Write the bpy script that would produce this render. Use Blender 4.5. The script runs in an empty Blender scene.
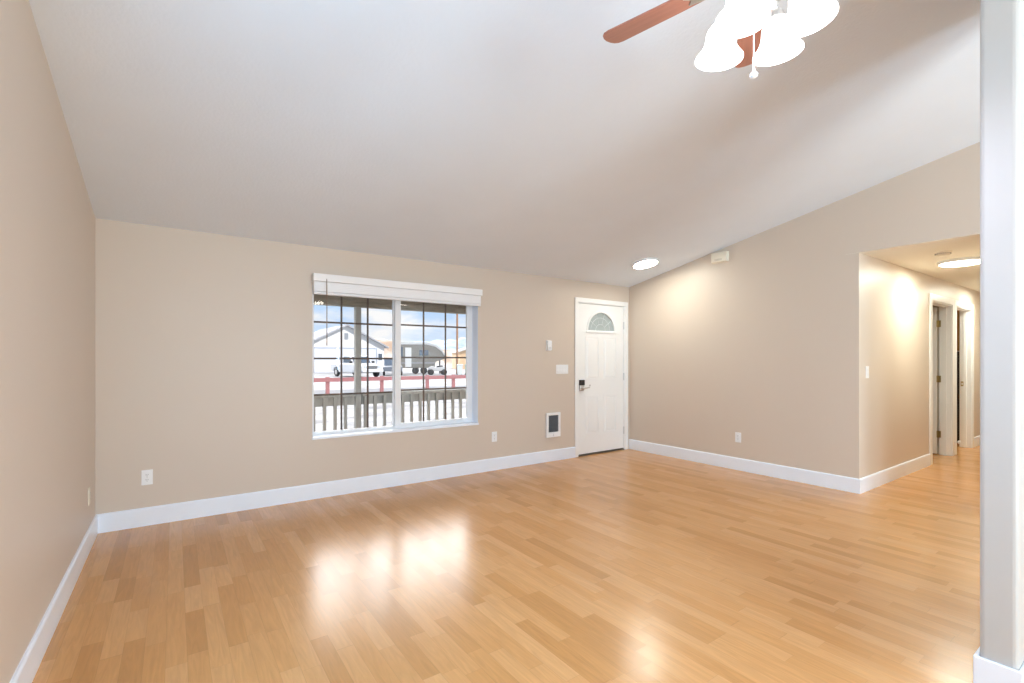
import bpy, bmesh, math, random
from mathutils import Vector, Matrix
C = bpy.context
scn = C.scene
COL = scn.collection
R = math.radians
random.seed(4)

# ------------------------------------------------------------------ camera
CAM_H = 1.304
cd = bpy.data.cameras.new('camera'); cam = bpy.data.objects.new('camera', cd); COL.objects.link(cam)
cam.location = (0, 0, CAM_H); cam.rotation_euler = (R(90), 0, R(-35.243))
cd.sensor_width = 36; cd.lens = 477.72 / 1024 * 36; cd.shift_y = 18.3 / 1024
cd.clip_start = .02; cd.clip_end = 3000
scn.camera = cam

# ------------------------------------------------------------------ view + exposure
vs = scn.view_settings
scn.display_settings.display_device = 'sRGB'
vs.view_transform = 'Standard'; vs.look = 'None'; vs.gamma = 1; vs.use_curve_mapping = False
vs.exposure = 0.0
scn.cycles.max_bounces = 14; scn.cycles.diffuse_bounces = 8; scn.cycles.glossy_bounces = 5
scn.cycles.transmission_bounces = 8; scn.cycles.transparent_max_bounces = 16
scn.cycles.caustics_reflective = False; scn.cycles.caustics_refractive = False
scn.cycles.sample_clamp_indirect = 6

# ------------------------------------------------------------------ sky
SKY, ADDED_CLOUD = 1.0, 9.5
wd = bpy.data.worlds.new('sky'); scn.world = wd; wd.use_nodes = True
nt = wd.node_tree; nt.nodes.clear()
def WN(t, **k):
    n = nt.nodes.new(t)
    for a, b in k.items(): setattr(n, a, b)
    return n
tc = WN('ShaderNodeTexCoord'); sep = WN('ShaderNodeSeparateXYZ'); nt.links.new(tc.outputs['Generated'], sep.inputs[0])
ramp = WN('ShaderNodeValToRGB'); nt.links.new(sep.outputs['Z'], ramp.inputs[0])
e = ramp.color_ramp.elements
e[0].position = 0; e[0].color = (.78, .86, .97, 1); e[1].position = .45; e[1].color = (.25, .46, .86, 1)
m_ = e.new(.10); m_.color = (.52, .72, 1.0, 1)
mp = WN('ShaderNodeMapping'); mp.inputs['Scale'].default_value = (5, 5, 14); nt.links.new(tc.outputs['Generated'], mp.inputs[0])
nz = WN('ShaderNodeTexNoise'); nz.inputs['Scale'].default_value = 1.3; nz.inputs['Detail'].default_value = 6; nt.links.new(mp.outputs[0], nz.inputs['Vector'])
cr = WN('ShaderNodeValToRGB'); cr.color_ramp.elements[0].position = .46; cr.color_ramp.elements[1].position = .64; nt.links.new(nz.outputs['Fac'], cr.inputs[0])
mx = WN('ShaderNodeMixRGB'); nt.links.new(cr.outputs[0], mx.inputs[0]); nt.links.new(ramp.outputs[0], mx.inputs[1]); mx.inputs[2].default_value = (1.0, 1.0, 1.0, 1)
# bright cloud added above the view so the window glows on the floor
def SM(sock, a, b):
    k = WN('ShaderNodeMapRange', interpolation_type='SMOOTHSTEP'); nt.links.new(sock, k.inputs[0]); k.inputs[1].default_value = a; k.inputs[2].default_value = b; return k.outputs[0]
def MU(a, b):
    k = WN('ShaderNodeMath', operation='MULTIPLY'); nt.links.new(a, k.inputs[0]); nt.links.new(b, k.inputs[1]); return k.outputs[0]
bank = MU(MU(SM(sep.outputs['Z'], .14, .24), SM(sep.outputs['Z'], .72, .55)), SM(sep.outputs['Y'], .25, .6))
nz2 = WN('ShaderNodeTexNoise'); nz2.inputs['Scale'].default_value = 3.0; nz2.inputs['Detail'].default_value = 5; nt.links.new(tc.outputs['Generated'], nz2.inputs['Vector'])
mr2 = WN('ShaderNodeMapRange'); nt.links.new(nz2.outputs['Fac'], mr2.inputs[0]); mr2.inputs[3].default_value = ADDED_CLOUD*.75; mr2.inputs[4].default_value = ADDED_CLOUD*1.25
cc = WN('ShaderNodeVectorMath', operation='SCALE'); cc.inputs[0].default_value = (1, 1, 1); nt.links.new(mr2.outputs[0], cc.inputs['Scale'])
mx0 = mx; mx = WN('ShaderNodeMixRGB'); nt.links.new(bank, mx.inputs[0]); nt.links.new(mx0.outputs[0], mx.inputs[1]); nt.links.new(cc.outputs[0], mx.inputs[2])
bg = WN('ShaderNodeBackground'); bg.inputs[1].default_value = SKY; nt.links.new(mx.outputs[0], bg.inputs[0])
wo = WN('ShaderNodeOutputWorld'); nt.links.new(bg.outputs[0], wo.inputs[0])

def light(name, kind, loc, rot, power, color, **k):
    d = bpy.data.lights.new(name, kind); d.energy = power; d.color = color
    for a, b in k.items(): setattr(d, a, b)
    o = bpy.data.objects.new(name, d); COL.objects.link(o); o.location = loc; o.rotation_euler = rot
    return o
# strengths and colours of every light; window fills and far-room light are added
L = dict(
    sky=(1.0, (1, 1, 1)), sun=(5.0, (1, .94, .86)),
    door=(122, (0.519, 0.756, 1.000)), upfill=(102, (0.971, 1.000, 0.835)), kwin=(62, (0.519, 0.756, 1.000)), side=(40, (0.272, 0.648, 1.000)), kupfill=(60, (0.535, 0.833, 1.000)),
    kitchen=(26, (1.000, 0.930, 0.840)), fan=(9.5, (1.000, 1.000, 0.993)), bulb=(11.09, (0.783, 0.792, 1.000)), disc=(64, (1.000, 0.994, 0.879)), hall=(80, (0.952, 1.000, 0.871)), bed=(36.12, (0.975, 1.000, 0.841)))
bg.inputs[1].default_value = L['sky'][0]
# sun from behind the house, falling on the street side
sun = light('sun', 'SUN', (0, 0, 20), (0, 0, 0), *L['sun'], angle=R(.6))
sun.rotation_euler = Vector((-.35, .60, -.70)).to_track_quat('-Z', 'Y').to_euler()
# added fill lamps in place of daylight at the unseen door and windows
light('fill_sliding_door', 'AREA', (1.8, -3.93, 1.05), (R(90), 0, 0), *L['door'], shape='RECTANGLE', size=2.3, size_y=1.95)
light('upfill_sliding_door', 'AREA', (1.8, -3.90, .80), (R(124), 0, 0), *L['upfill'], shape='RECTANGLE', size=2.3, size_y=1.4)  # added lamp tilted up to brighten the ceiling
light('fill_kitchen_window', 'AREA', (4.4, -3.93, 1.5), (R(90), 0, 0), *L['kwin'], shape='RECTANGLE', size=1.4, size_y=1.0)
light('upfill_kitchen_window', 'AREA', (4.4, -3.90, 1.45), (R(128), 0, 0), *L['kupfill'], shape='RECTANGLE', size=1.4, size_y=.9)  # second added uplight, for the right part of the ceiling
light('fill_side_window', 'AREA', (-.47, 1.05, 1.45), (0, R(-90), 0), *L['side'], shape='RECTANGLE', size=1.0, size_y=1.5)

# ------------------------------------------------------------------ materials
MATS = {}
def mat(name, col, rough=.5, metal=0, bump=None, spec=None, emit=None, es=1, var=None, coat=None):
    """bump=(scale, strength, detail); var=(scale, amount) soft colour variation"""
    if name in MATS: return MATS[name]
    m = bpy.data.materials.new(name); m.use_nodes = True; n = m.node_tree.nodes; l = m.node_tree.links
    b = n['Principled BSDF']
    b.inputs['Base Color'].default_value = (*col, 1); b.inputs['Roughness'].default_value = rough; b.inputs['Metallic'].default_value = metal
    if spec is not None: b.inputs['Specular IOR Level'].default_value = spec
    if coat: b.inputs['Coat Weight'].default_value = coat
    if emit: b.inputs['Emission Color'].default_value = (*emit, 1); b.inputs['Emission Strength'].default_value = es
    t = n.new('ShaderNodeTexCoord')
    if bump:
        z = n.new('ShaderNodeTexNoise'); z.inputs['Scale'].default_value = bump[0]; z.inputs['Detail'].default_value = bump[2]
        l.new(t.outputs['Object'], z.inputs['Vector'])
        bp = n.new('ShaderNodeBump'); bp.inputs['Strength'].default_value = bump[1]; bp.inputs['Distance'].default_value = .01
        l.new(z.outputs['Fac'], bp.inputs['Height']); l.new(bp.outputs[0], b.inputs['Normal'])
    sc, am = var or (3.0, .025)
    z2 = n.new('ShaderNodeTexNoise'); z2.inputs['Scale'].default_value = sc; z2.inputs['Detail'].default_value = 4
    l.new(t.outputs['Object'], z2.inputs['Vector'])
    mr = n.new('ShaderNodeMapRange'); mr.inputs['To Min'].default_value = 1 - am; mr.inputs['To Max'].default_value = 1 + am
    l.new(z2.outputs['Fac'], mr.inputs['Value'])
    mm = n.new('ShaderNodeVectorMath'); mm.operation = 'SCALE'; mm.inputs[0].default_value = col; l.new(mr.outputs[0], mm.inputs['Scale'])
    l.new(mm.outputs[0], b.inputs['Base Color'])
    MATS[name] = m
    return m

def wood_mat(name, c1, c2, rough, stretch):
    if name in MATS: return MATS[name]
    m = bpy.data.materials.new(name); m.use_nodes = True; n = m.node_tree.nodes; l = m.node_tree.links
    b = n['Principled BSDF']; b.inputs['Roughness'].default_value = rough
    t = n.new('ShaderNodeTexCoord'); p = n.new('ShaderNodeMapping'); p.inputs['Scale'].default_value = stretch
    z = n.new('ShaderNodeTexNoise'); z.inputs['Scale'].default_value = 2; z.inputs['Detail'].default_value = 8; z.inputs['Distortion'].default_value = .6
    r = n.new('ShaderNodeValToRGB'); r.color_ramp.elements[0].color = (*c1, 1); r.color_ramp.elements[1].color = (*c2, 1)
    r.color_ramp.elements[0].position = .35; r.color_ramp.elements[1].position = .68
    l.new(t.outputs['Object'], p.inputs[0]); l.new(p.outputs[0], z.inputs['Vector']); l.new(z.outputs['Fac'], r.inputs[0]); l.new(r.outputs[0], b.inputs['Base Color'])
    MATS[name] = m
    return m

def floor_mat():
    m = bpy.data.materials.new('strip_laminate'); m.use_nodes = True; n = m.node_tree.nodes; l = m.node_tree.links
    b = n['Principled BSDF']
    t = n.new('ShaderNodeTexCoord'); s = n.new('ShaderNodeSeparateXYZ'); l.new(t.outputs['Object'], s.inputs[0])
    def M(op, a, c=None):
        k = n.new('ShaderNodeMath'); k.operation = op
        for i, v in enumerate((a, c)):
            if v is None: continue
            if isinstance(v, (int, float)): k.inputs[i].default_value = v
            else: l.new(v, k.inputs[i])
        return k.outputs[0]
    W, Lb = .078, .50
    xs = M('DIVIDE', M('ADD', s.outputs['X'], 20), W); ix = M('FLOOR', xs); fx = M('FRACT', xs)
    w1 = n.new('ShaderNodeTexWhiteNoise'); w1.noise_dimensions = '1D'; l.new(ix, w1.inputs['W'])
    ys = M('ADD', M('DIVIDE', M('ADD', s.outputs['Y'], 20), Lb), M('MULTIPLY', w1.outputs['Value'], 7.3))
    # boards of unequal length: warp y per strip
    ys = M('ADD', ys, M('MULTIPLY', M('SINE', M('ADD', M('MULTIPLY', ys, 2.1), M('MULTIPLY', ix, 1.7))), .28))
    iy = M('FLOOR', ys); fy = M('FRACT', ys)
    cv = n.new('ShaderNodeCombineXYZ'); l.new(ix, cv.inputs[0]); l.new(iy, cv.inputs[1])
    w2 = n.new('ShaderNodeTexWhiteNoise'); w2.noise_dimensions = '2D'; l.new(cv.outputs[0], w2.inputs['Vector'])
    r = n.new('ShaderNodeValToRGB'); cr = r.color_ramp
    cr.elements[0].position = 0; cr.elements[0].color = (.500, .240, .076, 1)
    cr.elements[1].position = 1; cr.elements[1].color = (.650, .350, .142, 1)
    for p_, c_ in ((.15, (.560, .275, .091)), (.45, (.598, .303, .107)), (.8, (.623, .325, .122))):
        q = cr.elements.new(p_); q.color = (*c_, 1)
    l.new(w2.outputs['Value'], r.inputs[0])
    # grain, shifted per board
    mpn = n.new('ShaderNodeVectorMath'); mpn.operation = 'MULTIPLY'; mpn.inputs[1].default_value = (26, 2.2, 1); l.new(t.outputs['Object'], mpn.inputs[0])
    ad = n.new('ShaderNodeVectorMath'); ad.operation = 'ADD'; l.new(mpn.outputs[0], ad.inputs[0])
    sc = n.new('ShaderNodeVectorMath'); sc.operation = 'SCALE'; l.new(w2.outputs['Color'], sc.inputs[0]); sc.inputs['Scale'].default_value = 40; l.new(sc.outputs[0], ad.inputs[1])
    g = n.new('ShaderNodeTexNoise'); g.inputs['Scale'].default_value = 1.5; g.inputs['Detail'].default_value = 6; g.inputs['Distortion'].default_value = 1.6; l.new(ad.outputs[0], g.inputs['Vector'])
    gm = n.new('ShaderNodeMapRange'); gm.inputs['From Min'].default_value = .3; gm.inputs['From Max'].default_value = .7; gm.inputs['To Min'].default_value = .91; gm.inputs['To Max'].default_value = 1.09; l.new(g.outputs['Fac'], gm.inputs[0])
    # seams between boards (every third strip is a plank joint)
    ex = M('MINIMUM', fx, M('SUBTRACT', 1, fx)); ey = M('MINIMUM', fy, M('SUBTRACT', 1, fy))
    sx = M('LESS_THAN', ex, .012); sy = M('LESS_THAN', ey, .0022)
    seam = M('MAXIMUM', sx, sy); sm = M('SUBTRACT', 1, M('MULTIPLY', seam, .16))
    v = n.new('ShaderNodeVectorMath'); v.operation = 'SCALE'; l.new(r.outputs[0], v.inputs[0]); l.new(M('MULTIPLY', gm.outputs[0], sm), v.inputs['Scale'])
    l.new(v.outputs[0], b.inputs['Base Color'])
    b.inputs['IOR'].default_value = 1.55
    rn = n.new('ShaderNodeMapRange'); rn.inputs['To Min'].default_value = .215; rn.inputs['To Max'].default_value = .26; l.new(g.outputs['Fac'], rn.inputs[0]); l.new(rn.outputs[0], b.inputs['Roughness'])
    return m

def glass_mat(name, tint=(1, 1, 1), gl=.6, frost=0):
    if name in MATS: return MATS[name]
    m = bpy.data.materials.new(name); m.use_nodes = True; n = m.node_tree.nodes; l = m.node_tree.links; n.clear()
    tr = n.new('ShaderNodeBsdfTransparent'); tr.inputs[0].default_value = (*tint, 1)
    gs = n.new('ShaderNodeBsdfGlossy'); gs.inputs['Roughness'].default_value = .02
    fr = n.new('ShaderNodeFresnel'); fr.inputs['IOR'].default_value = 1.45
    k = n.new('ShaderNodeMath'); k.operation = 'MULTIPLY'; k.inputs[1].default_value = gl; l.new(fr.outputs[0], k.inputs[0])
    mix = n.new('ShaderNodeMixShader'); l.new(k.outputs[0], mix.inputs[0]); l.new(tr.outputs[0], mix.inputs[1]); l.new(gs.outputs[0], mix.inputs[2])
    o = n.new('ShaderNodeOutputMaterial'); l.new(mix.outputs[0], o.inputs[0])
    if frost:   # obscure glass: part of the light is scattered
        df = n.new('ShaderNodeBsdfTranslucent'); dd = n.new('ShaderNodeBsdfDiffuse'); dd.inputs[0].default_value = (.75, .80, .79, 1); df.inputs[0].default_value = (.8, .86, .85, 1)
        a = n.new('ShaderNodeMixShader'); l.new(df.outputs[0], a.inputs[1]); l.new(dd.outputs[0], a.inputs[2])
        c = n.new('ShaderNodeMixShader'); c.inputs[0].default_value = frost; l.new(mix.outputs[0], c.inputs[1]); l.new(a.outputs[0], c.inputs[2]); l.new(c.outputs[0], o.inputs[0])
    MATS[name] = m
    return m

WALL = mat('tan_wall_paint', (.645, .558, .474), .42, bump=(260, .05, 2), spec=.35, var=(1.2, .02))
CEIL = mat('white_ceiling_texture', (.755, .81, .885), .85, bump=(55, .16, 4), spec=.2)
TRIM = mat('white_trim_paint', (.83, .89, .98), .30)
DOORW = mat('white_door_paint', (.88, .885, .88), .32)
VINYL = mat('white_vinyl', (.84, .85, .87), .35)
PLAST = mat('white_plastic', (.86, .87, .88), .35)
CREAM = mat('cream_plastic', (.84, .79, .67), .4)
BRONZE = mat('bronze_grille', (.085, .052, .036), .5)
NICKEL = mat('brushed_nickel', (.62, .61, .60), .28, 1)
BRASS = mat('aged_brass', (.50, .40, .20), .35, 1)
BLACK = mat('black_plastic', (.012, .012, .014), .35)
SLOT = mat('dark_slot', (.05, .05, .05), .6)
GREYM = mat('grey_louvre', (.16, .165, .18), .5)
FLOOR = floor_mat()
PANE = glass_mat('window_glass')
FANPANE = glass_mat('fanlight_glass', (.90, .95, .93), .9, .6)
BLADE = wood_mat('cherry_blade', (.315, .125, .085), (.375, .155, .106), .38, (1.5, 30, 30))
HONEY = wood_mat('honey_wood', (.48, .25, .08), (.62, .36, .14), .4, (8, 8, 1.5))
GREYWOOD = wood_mat('weathered_grey_wood', (.33, .33, .315), (.44, .44, .42), .8, (9, 9, 2))
DARKWOOD = wood_mat('dark_porch_board', (.20, .175, .14), (.30, .265, .21), .8, (3, 14, 14))

# ------------------------------------------------------------------ mesh helpers
def box(bm, a, b):
    x0, y0, z0 = (min(a[i], b[i]) for i in range(3)); x1, y1, z1 = (max(a[i], b[i]) for i in range(3))
    v = [bm.verts.new(p) for p in ((x0,y0,z0),(x1,y0,z0),(x1,y1,z0),(x0,y1,z0),(x0,y0,z1),(x1,y0,z1),(x1,y1,z1),(x0,y1,z1))]
    for f in ((0,3,2,1),(4,5,6,7),(0,1,5,4),(1,2,6,5),(2,3,7,6),(3,0,4,7)): bm.faces.new([v[i] for i in f])
    return v
def bbox_(bm, a, b, w=.003, seg=2):
    """bevelled box"""
    v = box(bm, a, b); es = list({e for q in v for e in q.link_edges})
    bmesh.ops.bevel(bm, geom=es, offset=w, segments=seg, profile=.6, affect='EDGES')
def lathe(bm, prof, seg=32, mtx=None):
    """prof: list of (r, z); revolve about z"""
    rings = []
    for r, z in prof:
        if r < 1e-6: rings.append([bm.verts.new((0, 0, z))])
        else: rings.append([bm.verts.new((r*math.cos(2*math.pi*i/seg), r*math.sin(2*math.pi*i/seg), z)) for i in range(seg)])
    for a, b in zip(rings, rings[1:]):
        for i in range(seg):
            j = (i+1) % seg
            if len(a) == 1 and len(b) == 1: continue
            if len(a) == 1: bm.faces.new((a[0], b[i], b[j]))
            elif len(b) == 1: bm.faces.new((a[i], b[0], a[j]))
            else: bm.faces.new((a[i], b[i], b[j], a[j]))
    if mtx: bmesh.ops.transform(bm, matrix=mtx, verts=[v for r in rings for v in r])
def tube(bm, pts, rad, seg=12, cap=True):
    pts = [Vector(p) for p in pts]; rings = []
    up = Vector((0, 0, 1))
    for i, p in enumerate(pts):
        d = (pts[min(i+1, len(pts)-1)] - pts[max(i-1, 0)]).normalized()
        u = d.cross(up)
        if u.length < 1e-3: u = d.cross(Vector((1, 0, 0)))
        u.normalize(); w = u.cross(d); r = rad[i] if isinstance(rad, (list, tuple)) else rad
        rings.append([bm.verts.new(p + r*(math.cos(2*math.pi*k/seg)*u + math.sin(2*math.pi*k/seg)*w)) for k in range(seg)])
    for a, b in zip(rings, rings[1:]):
        for i in range(seg): bm.faces.new((a[i], a[(i+1) % seg], b[(i+1) % seg], b[i]))
    if cap: bm.faces.new(rings[0][::-1]); bm.faces.new(rings[-1])
def plate(bm, outer, holes, f0, f1):
    """flat outline with holes, given in 2-D; f0/f1 map (a,b) to the 3-D front and back faces"""
    def loop(pts):
        vs = [bm.verts.new(f0(*p)) for p in pts]
        return vs, [bm.edges.new((vs[i], vs[(i+1) % len(vs)])) for i in range(len(vs))]
    loops = [loop(outer)] + [loop(h) for h in holes]
    es = [e for _, q in loops for e in q]
    n0 = set(bm.faces)
    bmesh.ops.triangle_fill(bm, use_beauty=True, use_dissolve=False, edges=es)
    front = [f for f in bm.faces if f not in n0]
    back = {}
    for vs, _ in loops:
        pts = outer if vs is loops[0][0] else None
    allp = [outer] + list(holes)
    for (vs, _), pts in zip(loops, allp):
        for v, p in zip(vs, pts): back[v] = bm.verts.new(f1(*p))
    for f in front: bm.faces.new([back[v] for v in reversed(f.verts)])
    for vs, _ in loops:
        for i in range(len(vs)):
            a, b = vs[i], vs[(i+1) % len(vs)]; bm.faces.new((a, b, back[b], back[a]))
    bmesh.ops.recalc_face_normals(bm, faces=[f for f in bm.faces if f not in n0])
def rect(a0, b0, a1, b1): return [(a0, b0), (a1, b0), (a1, b1), (a0, b1)]
def prism(bm, pts, f0, f1): plate(bm, pts, [], f0, f1)

def obj(name, bm, m, parent=None, smooth=False, bevel=None, recalc=True):
    if recalc: bmesh.ops.recalc_face_normals(bm, faces=bm.faces[:])
    me = bpy.data.meshes.new(name); bm.to_mesh(me); bm.free()
    if smooth:
        for p in me.polygons: p.use_smooth = True
    me.materials.append(m)
    o = bpy.data.objects.new(name, me); COL.objects.link(o)
    if smooth == 'auto':
        for p in me.polygons: p.use_smooth = True
        md = o.modifiers.new('split', 'EDGE_SPLIT'); md.split_angle = R(40)
    if bevel:
        md = o.modifiers.new('bevel', 'BEVEL'); md.width = bevel; md.segments = 3; md.limit_method = 'ANGLE'; md.angle_limit = R(40)
    if parent: o.parent = parent
    return o
def B(): return bmesh.new()
def tag(o, label=None, cat=None, group=None, kind=None):
    for k, v in (('label', label), ('category', cat), ('group', group), ('kind', kind)):
        if v: o[k] = v
    return o
def struct(name, bm, m, label=None, **k):
    o = obj(name, bm, m, **k); o['kind'] = 'structure'
    if label: o['label'] = label
    return o
def thing(name, label, cat, loc=(0, 0, 0), rz=0, group=None, rot=None):
    o = bpy.data.objects.new(name, None); COL.objects.link(o); o.empty_display_size = .1
    o.location = loc; o.rotation_euler = rot or (0, 0, rz)
    return tag(o, label, cat, group)
def copy_tree(o, parent=None):
    c = o.copy(); COL.objects.link(c); c.parent = parent
    for ch in [q for q in bpy.data.objects if q.parent == o]: copy_tree(ch, c)
    return c

# ================================================================== THE ROOM
XL, YB, XR, YH = -.485, 4.734, 5.454, 1.853       # left wall, window wall, right wall, hallway wall
ZC, SL = 2.367, .1993                              # ceiling height at the window wall, slope
YR, YK = -.4, -4.0                                 # ridge line, rear wall
T = .115
HC, HS = 2.350, .90                                # hallway ceiling, hallway south wall
XE = 10.6
def zc(y): return ZC + SL*(YB - y) if y > YR else ZC + SL*(YB - YR) - SL*(YR - y)
WX0, WX1, WZ0, WZ1 = 1.056, 2.863, .566, 2.075     # window opening
DX0, DX1, DZ1 = 4.420, 5.360, 2.090                # entry door opening

bm = B(); box(bm, (XL-.15, YK-.15, -.06), (XE+.15, YB+.19, 0)); struct('floor', bm, FLOOR)
bm = B()
oo = .19
prism(bm, [(YB+oo, zc(YB+oo)), (YR, zc(YR)), (YK-.15, zc(YK-.15)), (YK-.15, zc(YK-.15)+.12), (YR, zc(YR)+.12), (YB+oo, zc(YB+oo)+.12)],
      lambda y, z: (XL-.15, y, z), lambda y, z: (XR+T, y, z))
struct('ceiling', bm, CEIL)
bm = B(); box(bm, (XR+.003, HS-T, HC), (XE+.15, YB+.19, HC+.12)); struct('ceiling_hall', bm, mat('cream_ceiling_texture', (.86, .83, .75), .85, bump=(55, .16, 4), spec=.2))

bm = B()
plate(bm, [(XL-.15, -.06), (DX0, -.06), (DX0, DZ1), (DX1, DZ1), (DX1, -.06), (XE+.15, -.06), (XE+.15, ZC+.0), (XL-.15, ZC+.0)], [rect(WX0, WZ0, WX1, WZ1)],
      lambda x, z: (x, YB, z), lambda x, z: (x, YB+.18, z))
struct('wall_back', bm, WALL)
def gable(x, name, holes, y0=YK, y1=YB, dx=T, m=WALL):
    bm = B(); pts = [(y1, -.05)] + holes + [(y0, -.05), (y0, zc(y0)+.03), (YR, zc(YR)+.03), (y1, zc(y1)+.03)]
    plate(bm, pts, [], lambda y, z: (x, y, z), lambda y, z: (x+dx, y, z))
    return struct(name, bm, m)
bm = B()
plate(bm, [(YB, -.05), (YK, -.05), (YK, zc(YK)+.03), (YR, zc(YR)+.03), (YB, zc(YB)+.03)], [rect(.25, .90, 1.85, 2.0)], lambda y, z: (XL, y, z), lambda y, z: (XL-.15, y, z))
struct('wall_left', bm, WALL)
bm = B()   # side window added out of view to brighten the right side
plate(bm, rect(.25, .90, 1.85, 2.0), [rect(.31, .96, 1.02, 1.94), rect(1.08, .96, 1.79, 1.94)], lambda y, z: (XL-.06, y, z), lambda y, z: (XL-.12, y, z))
fo = struct('added_window_3', bm, VINYL)
bm = B(); box(bm, (XL-.094, .30, .95), (XL-.088, 1.80, 1.95)); obj('pane', bm, PANE, fo)
gable(XR, 'wall_right', [(YH+T, -.05), (YH+T, HC+.002), (HS, HC+.002), (HS, -.05)])
# hallway walls
D1 = (7.715, 8.613); D2 = (8.797, 9.64); DH = 2.05
bm = B()
plate(bm, [(XR, -.05), (D1[0], -.05), (D1[0], DH), (D1[1], DH), (D1[1], -.05), (D2[0], -.05), (D2[0], DH), (D2[1], DH), (D2[1], -.05), (XE, -.05), (XE, HC), (XR, HC)], [],
      lambda x, z: (x, YH, z), lambda x, z: (x, YH+T, z))
struct('wall_hall_north', bm, WALL)
bm = B(); box(bm, (XR, HS-T, -.05), (XE, HS, HC+.01)); struct('wall_hall_south', bm, WALL)
bm = B(); box(bm, (XE, HS-T, -.05), (XE+.12, YB, HC+.01)); struct('wall_hall_end', bm, WALL)
bm = B(); box(bm, (8.66, YH+T, -.05), (8.75, YB, HC+.01)); struct('wall_bedroom', bm, WALL)
# wall end beside the camera
PX, PY0, PY1, PXE = 2.580, .366, .474, 3.60
bm = B()
plate(bm, [(PX, PY0), (PX, PY1), (PXE, PY1), (PXE, PY0)], [], lambda x, y: (x, y, -.05), lambda x, y: (x, y, zc(y)+.02))
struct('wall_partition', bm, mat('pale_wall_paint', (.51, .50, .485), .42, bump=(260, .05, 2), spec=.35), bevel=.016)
# rear wall behind the camera; sliding door and kitchen window added for light
bm = B()
plate(bm, [(XL-.15, -.05), (.6, -.05), (.6, 2.05), (3.0, 2.05), (3.0, -.05), (XR+T, -.05), (XR+T, zc(YK)+.02), (XL-.15, zc(YK)+.02)], [rect(3.7, 1.0, 5.1, 2.0)],
      lambda x, z: (x, YK, z), lambda x, z: (x, YK-.15, z))
struct('wall_rear', bm, WALL)
for nm, (x0, z0, x1, z1) in (('added_door_4', (.6, .0, 3.0, 2.05)), ('added_window_2', (3.7, 1.0, 5.1, 2.0))):
    bm = B(); xm = (x0+x1)/2
    plate(bm, rect(x0, z0, x1, z1), [rect(x0+.06, z0+.06, xm-.03, z1-.06), rect(xm+.03, z0+.06, x1-.06, z1-.06)], lambda x, z: (x, YK-.06, z), lambda x, z: (x, YK-.12, z))
    fo = struct(nm, bm, VINYL)
    bm = B(); box(bm, (x0+.05, YK-.094, z0+.05), (x1-.05, YK-.088, z1-.05)); obj('pane', bm, PANE, fo)

# ---------------- baseboards
BH, BT = .143, .015
def baseboard(name, p, q, nrm):
    """p->q along the foot of a wall, nrm = direction into the room"""
    p = Vector((*p, 0)); q = Vector((*q, 0)); n = Vector((*nrm, 0))
    prof = [(0, 0), (BT, 0), (BT, BH-.012), (BT-.004, BH-.003), (BT-.008, BH), (0, BH)]
    bm = B(); prism(bm, prof, lambda a, z: p + n*a + Vector((0, 0, z)), lambda a, z: q + n*a + Vector((0, 0, z)))
    return struct(name, bm, TRIM)
baseboard('baseboard_back', (XL, YB), (4.376, YB), (0, -1))
baseboard('baseboard_left', (XL, YK), (XL, YB-BT), (1, 0))
baseboard('baseboard_right', (XR, YB), (XR, YH), (-1, 0))
baseboard('baseboard_hall', (XR-BT, YH), (7.637, YH), (0, -1))
baseboard('baseboard_hall_far', (9.72, YH), (XE, YH), (0, -1))
bm = B()
plate(bm, [(PX-BT, PY0-BT), (PX-BT, PY1+BT), (PXE, PY1+BT), (PXE, PY1), (PX, PY1), (PX, PY0), (PXE, PY0), (PXE, PY0-BT)], [], lambda x, y: (x, y, 0), lambda x, y: (x, y, BH))
struct('baseboard_partition', bm, TRIM, bevel=.005)

# ---------------- entry door
def casing(name, x0, x1, z1, yw, w, th=.016, gap=0):
    bm = B()
    plate(bm, [(x0-w, 0), (x0-w, z1+w), (x1+w, z1+w), (x1+w, 0), (x1, 0), (x1, z1), (x0, z1), (x0, 0)], [],
          lambda x, z: (x, yw-th, z), lambda x, z: (x, yw-.0005, z))
    return struct(name, bm, DOORW, bevel=.005)
casing('trim_1', DX0+.008, DX1-.008, DZ1-.008, YB, .060)
bm = B()   # jamb liner
plate(bm, [(DX0, 0), (DX0, DZ1), (DX1, DZ1), (DX1, 0), (DX1-.016, 0), (DX1-.016, DZ1-.016), (DX0+.016, DZ1-.016), (DX0+.016, 0)], [], lambda x, z: (x, YB-.002, z), lambda x, z: (x, YB+.17, z))
struct('trim_2', bm, DOORW)
SX0, SX1, SZ0, SZ1 = 4.440, 5.340, .024, 2.070
AX, AZ, AR, AH = 4.885, 1.708, .262, .255            # fanlight centre, base, half-width, height
arch = [(AX + AR*math.cos(math.pi*i/28), AZ + AH*math.sin(math.pi*i/28)) for i in range(29)]
bm = B(); yf = YB+.012
plate(bm, rect(SX0, SZ0, SX1, SZ1), [arch], lambda x, z: (x, yf, z), lambda x, z: (x, yf+.044, z))
def panel(bm, x0, z0, x1, z1):
    """pressed-steel panel: a sunk moulding round a raised field"""
    for (a0, b0, a1, b1, y) in ((x0, z0, x1, z1, .006),):
        plate(bm, rect(a0, b0, a1, b1), [rect(a0+.016, b0+.016, a1-.016, b1-.016)], lambda x, z: (x, yf-.007, z), lambda x, z: (x, yf+.001, z))
    g = .038
    o0 = rect(x0+g, z0+g, x1-g, z1-g)
    q = [bm.verts.new((x, yf-.0005, z)) for x, z in rect(x0+.022, z0+.022, x1-.022, z1-.022)]
    r_ = [bm.verts.new((x, yf-.007, z)) for x, z in o0]
    bm.faces.new(r_)
    for i in range(4): bm.faces.new((q[i], q[(i+1) % 4], r_[(i+1) % 4], r_[i]))
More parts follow.
